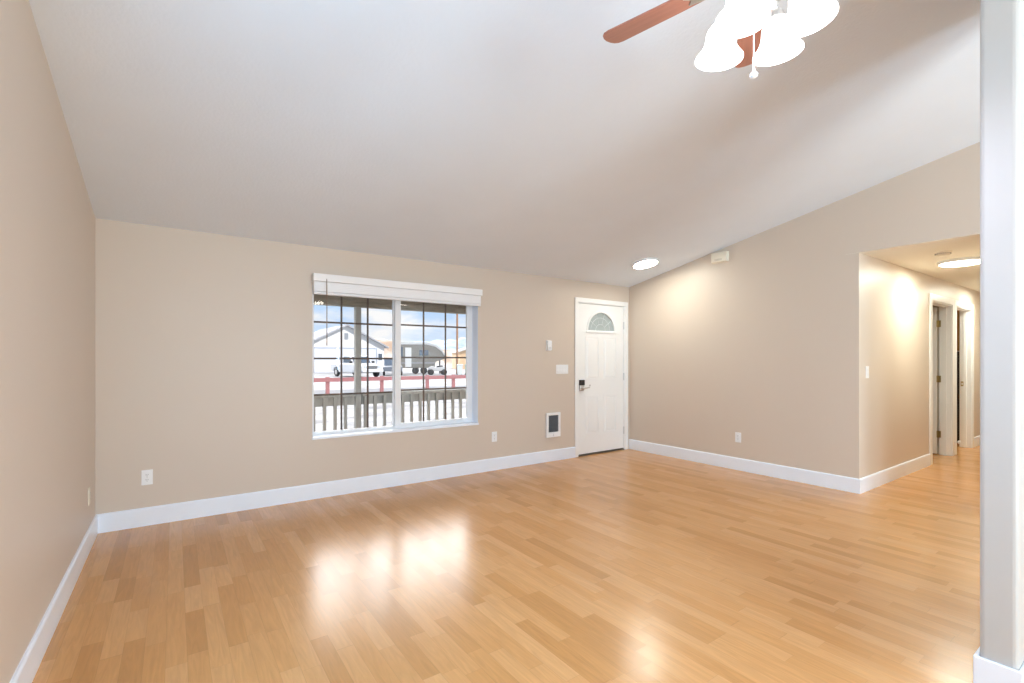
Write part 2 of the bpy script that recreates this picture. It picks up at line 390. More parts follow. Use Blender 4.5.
for x0, x1 in ((4.585, 4.835), (4.935, 5.185)):
    panel(bm, x0, 1.030, x1, 1.625); panel(bm, x0, .285, x1, .815)
d1 = struct('door_1', bm, DOORW, 'white panelled entry door with a half-round glass light and keypad lock')
# fanlight trim, glass, leading
bm = B()
outer = [(AX-AR-.024, AZ-.026)] + [(AX+AR+.024, AZ-.026)] + [(AX + (AR+.024)*math.cos(math.pi*i/28), AZ + (AH+.024)*math.sin(math.pi*i/28)) for i in range(29)]
plate(bm, outer, [[(AX + (AR-.004)*math.cos(math.pi*i/28), AZ + .003 + (AH-.006)*math.sin(math.pi*i/28)) for i in range(29)]], lambda x, z: (x, yf-.010, z), lambda x, z: (x, yf+.02, z))
bbox_(bm, (AX-AR-.038, yf-.018, AZ-.030), (AX+AR+.038, yf-.001, AZ-.006), .004)
obj('fanlight_trim', bm, DOORW, d1, bevel=.003)
bm = B(); prism(bm, arch, lambda x, z: (x, yf+.020, z), lambda x, z: (x, yf+.026, z)); obj('fanlight_pane', bm, FANPANE, d1)
bm = B()
def arcpts(r, n=20): return [(AX + r*AR*math.cos(math.pi*i/n), yf+.017, AZ + r*AH*math.sin(math.pi*i/n)) for i in range(n+1)]
tube(bm, arcpts(.36), .0032, 6); tube(bm, arcpts(.72), .0032, 6)
for k in (1, 2, 3, 4):
    a = math.pi*k/5; tube(bm, [(AX + .36*AR*math.cos(a), yf+.017, AZ + .36*AH*math.sin(a)), (AX + AR*math.cos(a), yf+.017, AZ + AH*math.sin(a))], .0032, 6)
obj('fanlight_leading', bm, mat('pale_came', (.75, .77, .77), .4), d1)
# lock with lever
lk = B(); bbox_(lk, (4.462, yf-.022, .885), (4.540, yf, .985), .010, 3); lko = obj('lock_plate', lk, NICKEL, d1, smooth='auto'); lko['label'] = 'satin metal lock plate'
bm = B(); bbox_(bm, (4.458, yf-.030, .960), (4.544, yf-.0005, 1.032), .008, 3)
obj('keypad', bm, BLACK, lko, smooth='auto')['label'] = 'black keypad housing above the lever'
bm = B()
lathe(bm, [(0, 0), (.022, 0), (.020, .016), (.011, .020), (.011, .05), (0, .05)], 20, Matrix.Translation((4.503, yf-.021, .922)) @ Matrix.Rotation(R(90), 4, 'X'))
tube(bm, [(4.503, yf-.062, .922), (4.540, yf-.066, .925), (4.575, yf-.066, .927), (4.600, yf-.064, .927)], [.009, .0085, .0075, .006], 12)
obj('lever_handle', bm, NICKEL, lko, smooth=True)
bm = B(); lathe(bm, [(0, 0), (.013, 0), (.013, .003), (.010, .006), (0, .006)], 18, Matrix.Translation((4.665, yf, .952)) @ Matrix.Rotation(R(90), 4, 'X')); obj('round_stud', bm, NICKEL, d1)
def hinge_bm(x, y, z, h=.09, r=.006):
    bm = B()
    for k in range(3): tube(bm, [(x, y, z - h/2 + k*h/3 + .001), (x, y, z - h/2 + (k+1)*h/3 - .001)], r, 10)
    tube(bm, [(x, y, z-h/2-.005), (x, y, z+h/2+.005)], r*.6, 8)
    return bm
for z in (.28, 1.06, 1.80): obj('hinge', hinge_bm(5.342, yf-.006, z, .10, .0075), NICKEL, d1)
bm = B(); prism(bm, [(YB-.006, 0), (YB+.004, .010), (YB+.14, .016), (YB+.14, 0)], lambda y, z: (DX0+.016, y, z), lambda y, z: (DX1-.016, y, z)); obj('threshold', bm, mat('bronze_threshold', (.10, .075, .05), .45, .5), d1)
bm = B(); box(bm, (SX0, yf+.008, .016), (SX1, yf+.036, .026)); obj('door_sweep', bm, mat('brown_weatherstrip', (.06, .045, .03), .6), d1)

# ---------------- street window
YG = 4.868
bm = B()   # white drywall return + sill, part of the room
RT = .004
plate(bm, rect(WX0, WZ0, WX1, WZ1), [rect(WX0+RT, WZ0+RT, WX1-RT, WZ1-RT)], lambda x, z: (x, YB-.001, z), lambda x, z: (x, YB+.18, z))
bbox_(bm, (WX0-.006, YB-.012, WZ0-.012), (WX1+.006, YB+.13, WZ0+.010), .004)
struct('trim_3', bm, TRIM, 'white window sill and side returns')
XM = 1.945
bm = B()
plate(bm, rect(WX0+RT, WZ0+RT, WX1-RT, WZ1-RT), [rect(WX0+.034, WZ0+.034, WX1-.038, WZ1-.034)], lambda x, z: (x, YG-.012, z), lambda x, z: (x, YG+.055, z))
w1 = struct('window_1', bm, VINYL, 'white sliding window with dark grille bars, looking onto the porch and street', bevel=.004)
GZ0, GZ1 = .604, 2.030
def sash(name, x0, x1, y, st, bot, gx0, gx1):
    bm = B(); plate(bm, rect(x0, WZ0+.034, x1, WZ1-.034), [rect(gx0, bot, gx1, GZ1)], lambda x, z: (x, y-.014, z), lambda x, z: (x, y+.014, z))
    s_ = obj(name, bm, VINYL, w1, bevel=.004)
    bm = B(); box(bm, (gx0-.006, y-.008, bot-.006), (gx1+.006, y-.004, GZ1+.006)); obj('pane', bm, PANE, s_)
    bm = B()
    for k in (1, 2):
        x = gx0 + (gx1-gx0)*k/3; box(bm, (x-.009, y+.001, bot), (x+.009, y+.007, GZ1))
    for k in (1, 2, 3):
        z = bot + (GZ1-bot)*k/4; box(bm, (gx0, y+.002, z-.009), (gx1, y+.0065, z+.009))
    obj('grille_bars', bm, BRONZE, s_)['label'] = 'dark bronze grille bars'
    return s_
sash('fixed_sash', WX0+.032, XM+.04, YG+.030, .03, .604, WX0+.046, XM-.045)
sl = sash('sliding_sash', XM-.035, WX1-.036, YG-.004, .03, .628, XM+.030, WX1-.080)
bm = B(); bbox_(bm, (XM-.030, YG-.030, 1.27), (XM-.012, YG-.017, 1.35), .004); obj('sash_latch', bm, VINYL, sl)

# ---------------- blind
bl = thing('window_blind', 'white horizontal blind pulled up in a stack under its valance over the street window', 'blind', ((WX0+WX1)/2, YB-.04, 2.0))
bl_m = mat('white_blind_slat', (.90, .90, .915), .45)
def loc(p): return (p[0]-(WX0+WX1)/2, p[1]-(YB-.04), p[2]-2.0)
BX0, BX1 = 1.056, 2.864
def lb(bm, a, b, w=.002): bbox_(bm, loc(a), loc(b), w)
bm = B(); lb(bm, (1.048, YB-.086, 2.036), (2.874, YB-.074, 2.106), .004); lb(bm, (1.048, YB-.080, 2.036), (1.058, YB-.001, 2.106)); lb(bm, (2.864, YB-.080, 2.036), (2.874, YB-.001, 2.106))
obj('valance', bm, mat('white_valance', (.88, .88, .885), .4), bl)
bm = B(); lb(bm, (BX0+.004, YB-.066, 2.040), (BX1-.004, YB-.006, 2.096)); obj('head_rail', bm, VINYL, bl)
bm = B()
for k in range(17):
    z = 1.944 + k*.0054; sg = .0016*math.sin(k*1.9)
    v = box(bm, loc((BX0, YB-.063+sg, z)), loc((BX1, YB-.011+sg, z+.0050)))
obj('slats', bm, bl_m, bl)
bm = B(); lb(bm, (BX0, YB-.064, 1.918), (BX1, YB-.010, 1.941), .004); obj('bottom_rail', bm, mat('white_bottom_rail', (.82, .83, .85), .4), bl)
for x in (1.20, 1.66, 2.28, 2.72):
    bm = B()
    box(bm, loc((x-.002, YB-.0655, 1.915)), loc((x+.002, YB-.0645, 2.045))); box(bm, loc((x+.018, YB-.0655, 1.915)), loc((x+.022, YB-.0645, 2.045)))
    obj('ladder_cord', bm, mat('white_cord', (.9, .9, .9), .8), bl)
bm = B(); tube(bm, [loc((1.163, YB-.088, 2.06)), loc((1.163, YB-.092, 1.95)), loc((1.163, YB-.092, 1.435))], [.003, .0042, .0048], 6)
obj('tilt_wand', bm, mat('brown_wand', (.20, .13, .09), .35), bl)['label'] = 'brown tilt wand'

# ---------------- wall fittings
def on_wall(kind, p):
    """rotation that turns local -Y (out of the wall) to face the room"""
    return {'back': 0, 'right': R(-90), 'left': R(90), 'hall': 0}[kind]
def outlet(wall, p, label, m=PLAST, group=None, plugged=False):
    t = thing('wall_outlet', label, 'outlet', p, on_wall(wall, p))
    bm = B(); bbox_(bm, (-.036, -.006, -.059), (.036, 0, .059), .003); obj('cover_plate', bm, m, t)
    for z in (-.020, .020):
        bm = B(); lathe(bm, [(0, 0), (.0165, 0), (.0165, .0025), (0, .0025)], 20, Matrix.Translation((0, -.006, z)) @ Matrix.Rotation(R(90), 4, 'X')); rc = obj('receptacle', bm, m, t)
        bm = B()
        for x, h in ((-.0065, .0045), (.0065, .0038)): box(bm, (x-.0013, -.0089, z-h+.003), (x+.0013, -.0083, z+h+.003))
        lathe(bm, [(0, 0), (.0026, 0), (.0026, .0004), (0, .0004)], 10, Matrix.Translation((0, -.0085, z-.008)) @ Matrix.Rotation(R(90), 4, 'X'))
        obj('slots', bm, SLOT, rc)
    bm = B(); lathe(bm, [(0, 0), (.003, 0), (.003, .001), (0, .001)], 10, Matrix.Translation((0, -.006, 0)) @ Matrix.Rotation(R(90), 4, 'X')); obj('screw', bm, NICKEL, t)
    return t
outlet('back', (-.176, YB, .378), 'white outlet low on the window wall, near the left corner')
outlet('back', (3.087, YB, .395), 'white outlet low on the wall between the window and the wall heater')
outlet('right', (XR, 3.075, .385), 'white outlet low on the blank right wall')
outlet('left', (XL, 4.385, .362), 'cream outlet on the left side wall just above the baseboard', CREAM)
def switch(wall, p, label, gangs, m=PLAST):
    t = thing('light_switch', label, 'switch', p, on_wall(wall, p)); w = .036 + .023*(gangs-1)
    bm = B(); bbox_(bm, (-w, -.006, -.060), (w, 0, .060), .003); obj('cover_plate', bm, m, t)
    for k in range(gangs):
        x = (k-(gangs-1)/2)*.046
        bm = B(); prism(bm, [(-.006, -.033), (-.0115, -.033), (-.007, 0), (-.0085, .033), (-.006, .033)], lambda y, z: (x-.0165, y, z), lambda y, z: (x+.0165, y, z)); obj('rocker', bm, m, t)
    return t
switch('back', (4.147, YB, 1.180), 'wide white switch plate with several rockers beside the entry door', 4)
switch('hall', (5.655, YH, 1.180), 'single white light switch near the hallway corner', 1)
t = thing('thermostat', 'small white wall thermostat box above the switch plate', 'thermostat', (3.917, YB, 1.487))
bm = B(); bbox_(bm, (-.038, -.008, -.066), (.038, 0, .066), .003); obj('back_plate', bm, PLAST, t)
bm = B(); bbox_(bm, (-.033, -.034, -.060), (.033, -.008, .060), .006, 3); cv = obj('cover', bm, PLAST, t)
bm = B()
for k in range(5): box(bm, (-.022, -.0345, -.046+k*.006), (.022, -.0338, -.0435+k*.006))
obj('vent_slots', bm, mat('pale_grey_slot', (.5, .5, .5), .6), cv)
bm = B(); lathe(bm, [(0, 0), (.011, 0), (.010, .006), (0, .006)], 20, Matrix.Translation((0, -.034, .022)) @ Matrix.Rotation(R(90), 4, 'X')); obj('dial', bm, PLAST, cv)

t = thing('wall_heater', 'white electric wall heater with a dark grey louvred grille, left of the entry door', 'heater', (3.985, YB, .466))
bm = B(); plate(bm, rect(-.118, -.158, .118, .158), [rect(-.082, -.092, .082, .124)], lambda x, z: (x, -.026, z), lambda x, z: (x, 0, z)); obj('housing', bm, PLAST, t, bevel=.006)
bm = B(); box(bm, (-.082, -.006, -.092), (.082, -.001, .124)); bk = obj('heater_core', bm, mat('heater_core', (.05, .05, .055), .6), t)
bm = B()
for k in range(14):
    z = -.084 + k*.0150
    prism(bm, [(-.024, z), (-.023, z+.0015), (-.010, z+.0105), (-.011, z+.009)], lambda y, q: (-.080, y, q), lambda y, q: (.080, y, q))
for x in (-.027, .027): box(bm, (x-.0015, -.0255, -.09), (x+.0015, -.022, .122))
obj('grille', bm, GREYM, t)['label'] = 'dark grey louvred grille'
bm = B(); lathe(bm, [(0, 0), (.014, 0), (.012, .012), (0, .013)], 20, Matrix.Translation((.0, -.026, -.125)) @ Matrix.Rotation(R(90), 4, 'X')); obj('control_knob', bm, PLAST, t)

t = thing('door_chime', 'cream door chime box high on the right wall at the sloping ceiling', 'chime', (XR, 3.295, 2.556), R(-90))
bm = B(); bbox_(bm, (-.100, -.052, -.062), (.100, 0, .056), .008, 3); cb = obj('cover', bm, mat('cream_chime_box', (.80, .74, .62), .4), t)
bm = B()
for k in range(6): box(bm, (-.05+k*.016, -.0527, -.045), (-.042+k*.016, -.0515, -.022))
obj('sound_slots', bm, mat('tan_slot', (.45, .40, .32), .6), cb)
bm = B(); bbox_(bm, (-.103, -.010, -.065), (.103, 0, .059), .003); obj('back_plate', bm, CREAM, t)

# ---------------- ceiling lights
def disc_light(name, label, p, r, tilt, es, col, th=.022):
    t = thing(name, label, 'light', p, rot=(tilt, 0, 0))
    bm = B(); lathe(bm, [(r*.90, -th*.9), (r*.955, -th), (r, -th*.55), (r, 0), (r*.9, 0)], 48); obj('rim', bm, PLAST, t, smooth=True)
    bm = B(); lathe(bm, [(0, -th*1.25), (r*.5, -th*1.2), (r*.80, -th*1.02), (r*.92, -th*.8), (r*.92, -th*.3), (0, -th*.3)], 48)
    obj('diffuser', bm, mat(name+'_diffuser', (.9, .9, .9), .5, emit=col, es=es), t, smooth=True)['label'] = 'glowing white diffuser'
    return t
TILT = -math.atan(SL)
yl = 3.945
disc_light('ceiling_light', 'round lit disc light on the sloped ceiling near the entry door', (4.842, yl, zc(yl)-.002), .165, TILT, *L['disc'])
for x, lab in ((6.78, 'round lit disc light on the flat hallway ceiling near its open end'), (9.3, 'added disc light, out of view at the far end of the hallway ceiling')):  # the far one is an unseen extra that shares the hall's lighting
    disc_light('hallway_light', lab, (x, 1.375, HC), .20, 0, *L['hall'], .034)
for i, (x, y) in enumerate(((3.06, -3.3), (5.27, -2.9))):
    disc_light('kitchen_light', ('round disc light on the rear ceiling slope, nearer the left wall', 'round disc light on the rear ceiling slope, nearer the right wall')[i], (x, y, zc(y)-.012), .16, -TILT, *L['kitchen'])
disc_light('bedroom_fill', 'added disc light, out of view on the ceiling of the far hallway room', (9.75, 3.3, HC), .16, 0, *L['bed'])  # unseen lamp added to light the far room
t = thing('smoke_detector', 'small round smoke detector on the hallway ceiling before the disc light', 'smoke detector', (6.09, 1.373, HC))
bm = B(); lathe(bm, [(.068, 0), (.068, -.010), (.060, -.014)], 32); lathe(bm, [(.058, -.010), (.056, -.030), (.046, -.038), (0, -.039)], 32); sd = obj('case', bm, CREAM, t, smooth='auto')
bm = B()
for k in range(24):
    a = 2*math.pi*k/24; c, s = math.cos(a), math.sin(a)
    tube(bm, [(.0575*c, .0575*s, -.014), (.0575*c, .0575*s, -.026)], .0022, 4)
obj('vents', bm, SLOT, sd)

# ---------------- ceiling fan
FX, FY = 1.584, .810; ZB = 2.611
fan = thing('ceiling_fan', 'ceiling fan with reddish wood blades and lit white glass shades, hung from the sloped ceiling', 'ceiling fan', (FX, FY, ZB))
ztop = zc(FY) - ZB
bm = B(); lathe(bm, [(0, .0), (.068, .0), (.066, -.03), (.05, -.055), (.022, -.07), (0, -.07)], 32, Matrix.Translation((0, 0, ztop)) @ Matrix.Rotation(TILT, 4, 'X')); obj('canopy', bm, NICKEL, fan, smooth='auto')
bm = B(); tube(bm, [(0, 0, .11), (0, 0, ztop-.05)], .0125, 16); obj('downrod', bm, NICKEL, fan, smooth=True)
bm = B(); lathe(bm, [(0, .135), (.030, .135), (.040, .115), (.085, .105), (.105, .085), (.112, .055), (.108, .022), (.085, .006), (.06, .0), (0, 0)], 40); obj('motor_housing', bm, NICKEL, fan, smooth='auto')
BA = 103.9
for k in range(5):
    M_ = Matrix.Rotation(R(BA + 72*k), 4, 'Z')
    Pm = M_ @ Matrix.Rotation(R(-12), 4, 'X')
    bm = B()   # rounded paddle blade
    L0, L1 = .185, .582
    outl = []
    for i in range(9):   # tip round
        a = -math.pi/2 + math.pi*i/8
        outl.append((L1-.045 + .045*math.cos(a)**.8 if math.cos(a) > 0 else L1-.045, .066*math.sin(a)))
    outl = [(L0, -.050), (L0+.10, -.058)] + outl + [(L0+.10, .058), (L0, .050)]
    plate(bm, outl, [], lambda a, b: Vector((a, b, -.003)), lambda a, b: Vector((a, b, .003)))
    bo = obj('blade', bm, BLADE, fan, bevel=.0015); bo.matrix_local = Pm; bo['label'] = 'reddish brown wooden blade'
    bm = B()
    plate(bm, [(.08, -.018), (.15, -.014), (.20, -.040), (.255, -.030), (.235, 0), (.255, .030), (.20, .040), (.15, .014), (.08, .018)], [[(.165, -.012), (.20, -.022), (.215, 0), (.20, .022), (.165, .012)]],
          lambda a, b: Pm @ Vector((a, b, -.008)), lambda a, b: Pm @ Vector((a, b, -.003)))
    obj('blade_iron', bm, NICKEL, fan, bevel=.001)
bm = B(); lathe(bm, [(0, .0), (.055, -.0), (.060, -.02), (.050, -.055), (.062, -.075), (.066, -.105), (.055, -.130), (.030, -.145), (.016, -.150), (.012, -.170), (0, -.174)], 36)
obj('light_kit', bm, NICKEL, fan, smooth='auto')
SHADE = mat('lit_opal_glass', (.92, .92, .92), .25, emit=L['fan'][1], es=L['fan'][0])
RIMZ = 2.364 - ZB
for ang, rr in ((97, .145), (4, .119), (183, .139), (282, .131)):
    c, s = math.cos(R(ang)), math.sin(R(ang))
    # axis splayed outward
    sp = R(5); ax = Vector((c*math.sin(sp), s*math.sin(sp), -math.cos(sp)))
    rimc = Vector((rr*c, rr*s, RIMZ)); neck = rimc - ax*.128
    Q = Vector((0, 0, -1)).rotation_difference(ax).to_matrix().to_4x4(); Q = Matrix.Translation(neck) @ Q
    bm = B()   # arm and fitter
    tube(bm, [(.050*c, .050*s, -.085), (.075*c, .075*s, -.078), (.092*c, .092*s, -.090), tuple(neck + ax*.004)], [.009, .009, .009, .010], 12)
    lathe(bm, [(0, .012), (.017, .012), (.024, .004), (.027, -.012), (.0265, -.024), (0, -.024)], 24, Q)
    ao = obj('lamp_arm', bm, NICKEL, fan, smooth='auto')
    bm = B()
    prof = [(.024, -.014), (.034, -.020), (.0435, -.034), (.0475, -.050), (.049, -.070), (.053, -.088), (.062, -.106), (.072, -.119), (.0775, -.126), (.0785, -.130), (.076, -.130), (.070, -.121), (.060, -.108), (.050, -.089), (.046, -.070), (.0445, -.051), (.0405, -.036), (.031, -.023), (.021, -.018)]
    lathe(bm, prof, 40, Q); so = obj('lamp_shade', bm, SHADE, ao, smooth=True); so['label'] = 'bell shaped white glass shade, lit'
    light('fan_bulb', 'POINT', tuple(Vector((FX, FY, ZB)) + neck + ax*.112), (0, 0, 0), *L['bulb'], shadow_soft_size=.03)
    bm = B(); lathe(bm, [(0, -.102), (.012, -.099), (.022, -.088), (.026, -.074), (.022, -.055), (.013, -.035), (.012, -.02), (0, -.02)], 24, Q); obj('bulb', bm, mat('lit_bulb', (1, 1, 1), .3, emit=(1, .95, .87), es=L['fan'][0]*2), ao, smooth=True)
for x, y, z1, nm in ((-.051, .002, -.385, 1), (-.010, -.030, -.325, 2)):
    bm = B(); tube(bm, [(x*.8, y*.8, -.12), (x, y, -.15), (x, y, z1+.02)], .0022, 6)
    ch = obj('pull_chain', bm, mat('pale_chain', (.82, .80, .78), .4), fan)
    bm = B(); lathe(bm, [(0, .020), (.003, .019), (.004, .010), (.0105, .004), (.012, -.003), (.007, -.009), (0, -.011)], 20, Matrix.Translation((x, y, z1))); obj('pull_knob', bm, PLAST, ch, smooth=True)

# ---------------- hallway doors
def jamb(n, x0, x1):
    bm = B(); plate(bm, [(x0, 0), (x0, DH), (x1, DH), (x1, 0), (x1-.018, 0), (x1-.018, DH-.018), (x0+.018, DH-.018), (x0+.018, 0)], [], lambda x, z: (x, YH-.001, z), lambda x, z: (x, YH+T+.001, z))
    x0 += .018; x1 -= .018; y0 = YH+.048   # stop moulding
    box(bm, (x1-.011, y0, 0), (x1, y0+.033, DH-.018)); box(bm, (x0, y0, 0), (x0+.011, y0+.033, DH-.018)); box(bm, (x0, y0, DH-.029), (x1, y0+.033, DH-.018))
    struct(n, bm, DOORW)
casing('trim_4', D1[0]+.006, D1[1]-.006, DH-.006, YH, .084); jamb('trim_5', *D1)
casing('trim_6', D2[0]+.006, D2[1]-.006, DH-.006, YH, .084); jamb('trim_7', *D2)
# hall-side casing is mirrored on the bedroom side
for nm, (x0, x1) in (('trim_8', D1), ('trim_9', D2)):
    bm = B(); w = .07
    plate(bm, [(x0-w, 0), (x0-w, DH+w), (x1+w, DH+w), (x1+w, 0), (x1, 0), (x1, DH), (x0, DH), (x0, 0)], [], lambda x, z: (x, YH+T+.0005, z), lambda x, z: (x, YH+T+.016, z)); struct(nm, bm, DOORW)
# bedroom door swung open into the room, hinged on the far jamb
bm = B(); hx = D1[1]-.018; yo = YH+T+.030
bbox_(bm, (hx-.034, yo, .012), (hx+.001, yo+.74, DH-.022), .002)
d2 = struct('door_2', bm, DOORW, 'white hallway door standing open into the nearer room, brass hinges')
for z in (.28, 1.04, 1.80):
    bm = hinge_bm(hx-.006, yo-.008, z, .09, .0065)
    box(bm, (hx-.0015, yo-.040, z-.045), (hx-.0003, yo-.008, z+.045)); box(bm, (hx-.034, yo-.0016, z-.045), (hx-.004, yo-.0004, z+.045))
    obj('hinge', bm, BRASS, d2)['label'] = 'aged brass hinge'
bm = B(); lathe(bm, [(0, 0), (.032, 0), (.030, .006), (.012, .010), (.011, .035), (.026, .045), (.028, .060), (.02, .072), (0, .075)], 24, Matrix.Translation((hx-.034, yo+.68, .95)) @ Matrix.Rotation(R(-90), 4, 'Y')); obj('door_knob', bm, BRASS, d2, smooth='auto')
# strike plate and the second door, folded back out of sight along its wall
bm = B(); x2 = D2[1]-.018
plate(bm, [(YH+.083, .91), (YH+.113, .91), (YH+.113, .98), (YH+.083, .98)], [[(YH+.090, .93), (YH+.106, .93), (YH+.106, .96), (YH+.090, .96)]], lambda y, z: (x2-.0018, y, z), lambda y, z: (x2-.0002, y, z))
tag(obj('strike_plate', bm, BRASS), 'small brass strike plate on the jamb of the far hallway doorway', 'strike plate')
t = thing('door_stop', 'white rubber tipped door stop on the baseboard between the two hallway doorways', 'door stop', (8.672, YH-.016, .19))
bm = B()
coil = [(.008*math.cos(a*.7), -.006-.0009*a, .008*math.sin(a*.7)) for a in range(0, 36)]
tube(bm, coil, .0018, 5); obj('spring', bm, PLAST, t)
bm = B(); lathe(bm, [(0, 0), (.016, 0), (.013, .006), (0, .006)], 16, Matrix.Rotation(R(90), 4, 'X')); obj('base', bm, PLAST, t)
bm = B(); lathe(bm, [(0, 0), (.014, 0), (.022, .008), (.024, .018), (.016, .027), (0, .030)], 20, Matrix.Translation((0, -.036, 0)) @ Matrix.Rotation(R(90), 4, 'X')); obj('rubber_tip', bm, PLAST, t, smooth=True)
# far room seen past the jamb
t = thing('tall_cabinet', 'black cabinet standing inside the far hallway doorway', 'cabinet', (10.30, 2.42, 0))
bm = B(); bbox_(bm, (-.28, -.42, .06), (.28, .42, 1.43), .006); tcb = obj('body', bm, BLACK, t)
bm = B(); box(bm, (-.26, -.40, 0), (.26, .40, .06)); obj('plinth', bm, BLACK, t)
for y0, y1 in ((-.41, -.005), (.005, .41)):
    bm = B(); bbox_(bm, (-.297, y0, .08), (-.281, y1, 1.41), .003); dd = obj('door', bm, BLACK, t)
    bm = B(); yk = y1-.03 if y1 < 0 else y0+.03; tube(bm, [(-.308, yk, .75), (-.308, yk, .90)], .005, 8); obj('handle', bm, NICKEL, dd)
t = thing('wall_cabinet', 'honey wood cabinet hung above the black cabinet in the far room', 'cabinet', (10.42, 2.42, 1.45))
bm = B(); bbox_(bm, (-.16, -.42, .0), (.175, .42, .80), .004); obj('body', bm, HONEY, t)
for y0, y1 in ((-.415, -.004), (.004, .415)):
    bm = B(); plate(bm, rect(y0, .008, y1, .792), [rect(y0+.06, .07, y1-.06, .73)], lambda y, z: (-.178, y, z), lambda y, z: (-.1605, y, z)); box(bm, (-.168, y0+.05, .06), (-.1605, y1-.05, .74)); obj('door', bm, HONEY, t)

# ================================================================== OUTSIDE
GZ = -.15
SNOW = None
def ground_mat():
    m = bpy.data.materials.new('snowy_gravel'); m.use_nodes = True; n = m.node_tree.nodes; l = m.node_tree.links
    b = n['Principled BSDF']; b.inputs['Roughness'].default_value = .9
    t = n.new('ShaderNodeTexCoord'); z = n.new('ShaderNodeTexNoise'); z.inputs['Scale'].default_value = .8; z.inputs['Detail'].default_value = 10; z.inputs['Roughness'].default_value = .7
    l.new(t.outputs['Object'], z.inputs['Vector'])
    r = n.new('ShaderNodeValToRGB'); r.color_ramp.elements[0].position = .38; r.color_ramp.elements[0].color = (.20, .20, .20, 1); r.color_ramp.elements[1].position = .56; r.color_ramp.elements[1].color = (.40, .40, .40, 1)
    l.new(z.outputs['Fac'], r.inputs[0]); l.new(r.outputs[0], b.inputs['Base Color']); return m
bm = B(); box(bm, (-60, YB+.19, GZ-.2), (140, 130, GZ)); tag(obj('ground', bm, ground_mat()), kind='structure')
bm = B(); box(bm, (-60, 19.0, GZ), (140, 23.5, GZ+.015)); tag(obj('street', bm, mat('grey_asphalt', (.17, .17, .185), .9, var=(2, .12))), kind='structure')
# porch
bm = B()
for k in range(11): box(bm, (-2, YB+.20+k*.142, -.09), (8, YB+.20+k*.142+.135, -.05))
box(bm, (-2, YB+.2, GZ), (8, 6.30, -.091))
tag(obj('porch_deck', bm, GREYWOOD), kind='structure')
bm = B()
box(bm, (-2, 6.12, 1.985), (8, 6.26, 2.16))                                    # front beam
for k in range(17):
    x = -1.8 + k*.61; prism(bm, [(YB+.18, 2.33), (6.75, 2.12), (6.75, 2.25), (YB+.18, 2.46)], lambda y, z: (x, y, z), lambda y, z: (x+.04, y, z))
prism(bm, [(YB+.18, 2.46), (6.8, 2.245), (6.8, 2.28), (YB+.18, 2.50)], lambda y, z: (-2, y, z), lambda y, z: (8, y, z))
tag(obj('porch_roof', bm, DARKWOOD), kind='structure')
PYR = 6.20
t = thing('porch_post', 'weathered square porch post standing outside the left pane', 'post', (1.935, PYR, -.05))
bm = B(); bbox_(bm, (-.037, -.037, .03), (.037, .037, 2.035), .004); obj('shaft', bm, GREYWOOD, t)
bm = B(); bbox_(bm, (-.055, -.055, 0), (.055, .055, .03), .003); obj('base_plate', bm, NICKEL, t)
def railing(x0, x1, label, xb):
    t = thing('porch_railing', label, 'railing', ((x0+x1)/2, PYR, -.05)); h = (x1-x0)/2
    bm = B(); bbox_(bm, (-h, -.07, .885), (h, .07, .925), .004); obj('cap_rail', bm, GREYWOOD, t)
    bm = B(); bbox_(bm, (-h, -.02, .775), (h, .02, .884), .003); obj('top_rail', bm, GREYWOOD, t)
    bm = B(); bbox_(bm, (-h, -.02, .08), (h, .02, .17), .003); obj('bottom_rail', bm, GREYWOOD, t)
    n = int((x1-xb-.03)/.1275) + 1; first = None
    for k in range(n):
        x = xb + k*.1275 - (x0+x1)/2
        if first is None:
            bm = B(); bbox_(bm, (-.019, -.019, .10), (.019, .019, .88), .002); b_ = first = obj('baluster', bm, GREYWOOD, t)
        else:
            b_ = first.copy(); COL.objects.link(b_); b_.parent = t
        b_.location = (x, -.039, 0)
railing(.30, 1.888, 'weathered porch railing left of the post', 1.514-9*.1275)
railing(1.982, 4.20, 'weathered porch railing right of the post', 2.023)
# red rail fence across the yard
FYY = 15.9
t = thing('rail_fence', 'red painted rail fence along the far edge of the yard', 'fence', (6.5, FYY, GZ))
RED = mat('faded_red_paint', (.36, .15, .155), .7)
bm = B(); bbox_(bm, (-6, -.02, .745), (6, .02, .875), .005); obj('rail', bm, RED, t)
for x in (1.9, 2.6, 4.02, 5.81, 7.51, 8.58, 10.0, 11.4):
    bm = B(); bbox_(bm, (x-6.5-.055, .021, 0), (x-6.5+.055, .12, .90), .006); obj('post', bm, RED, t)
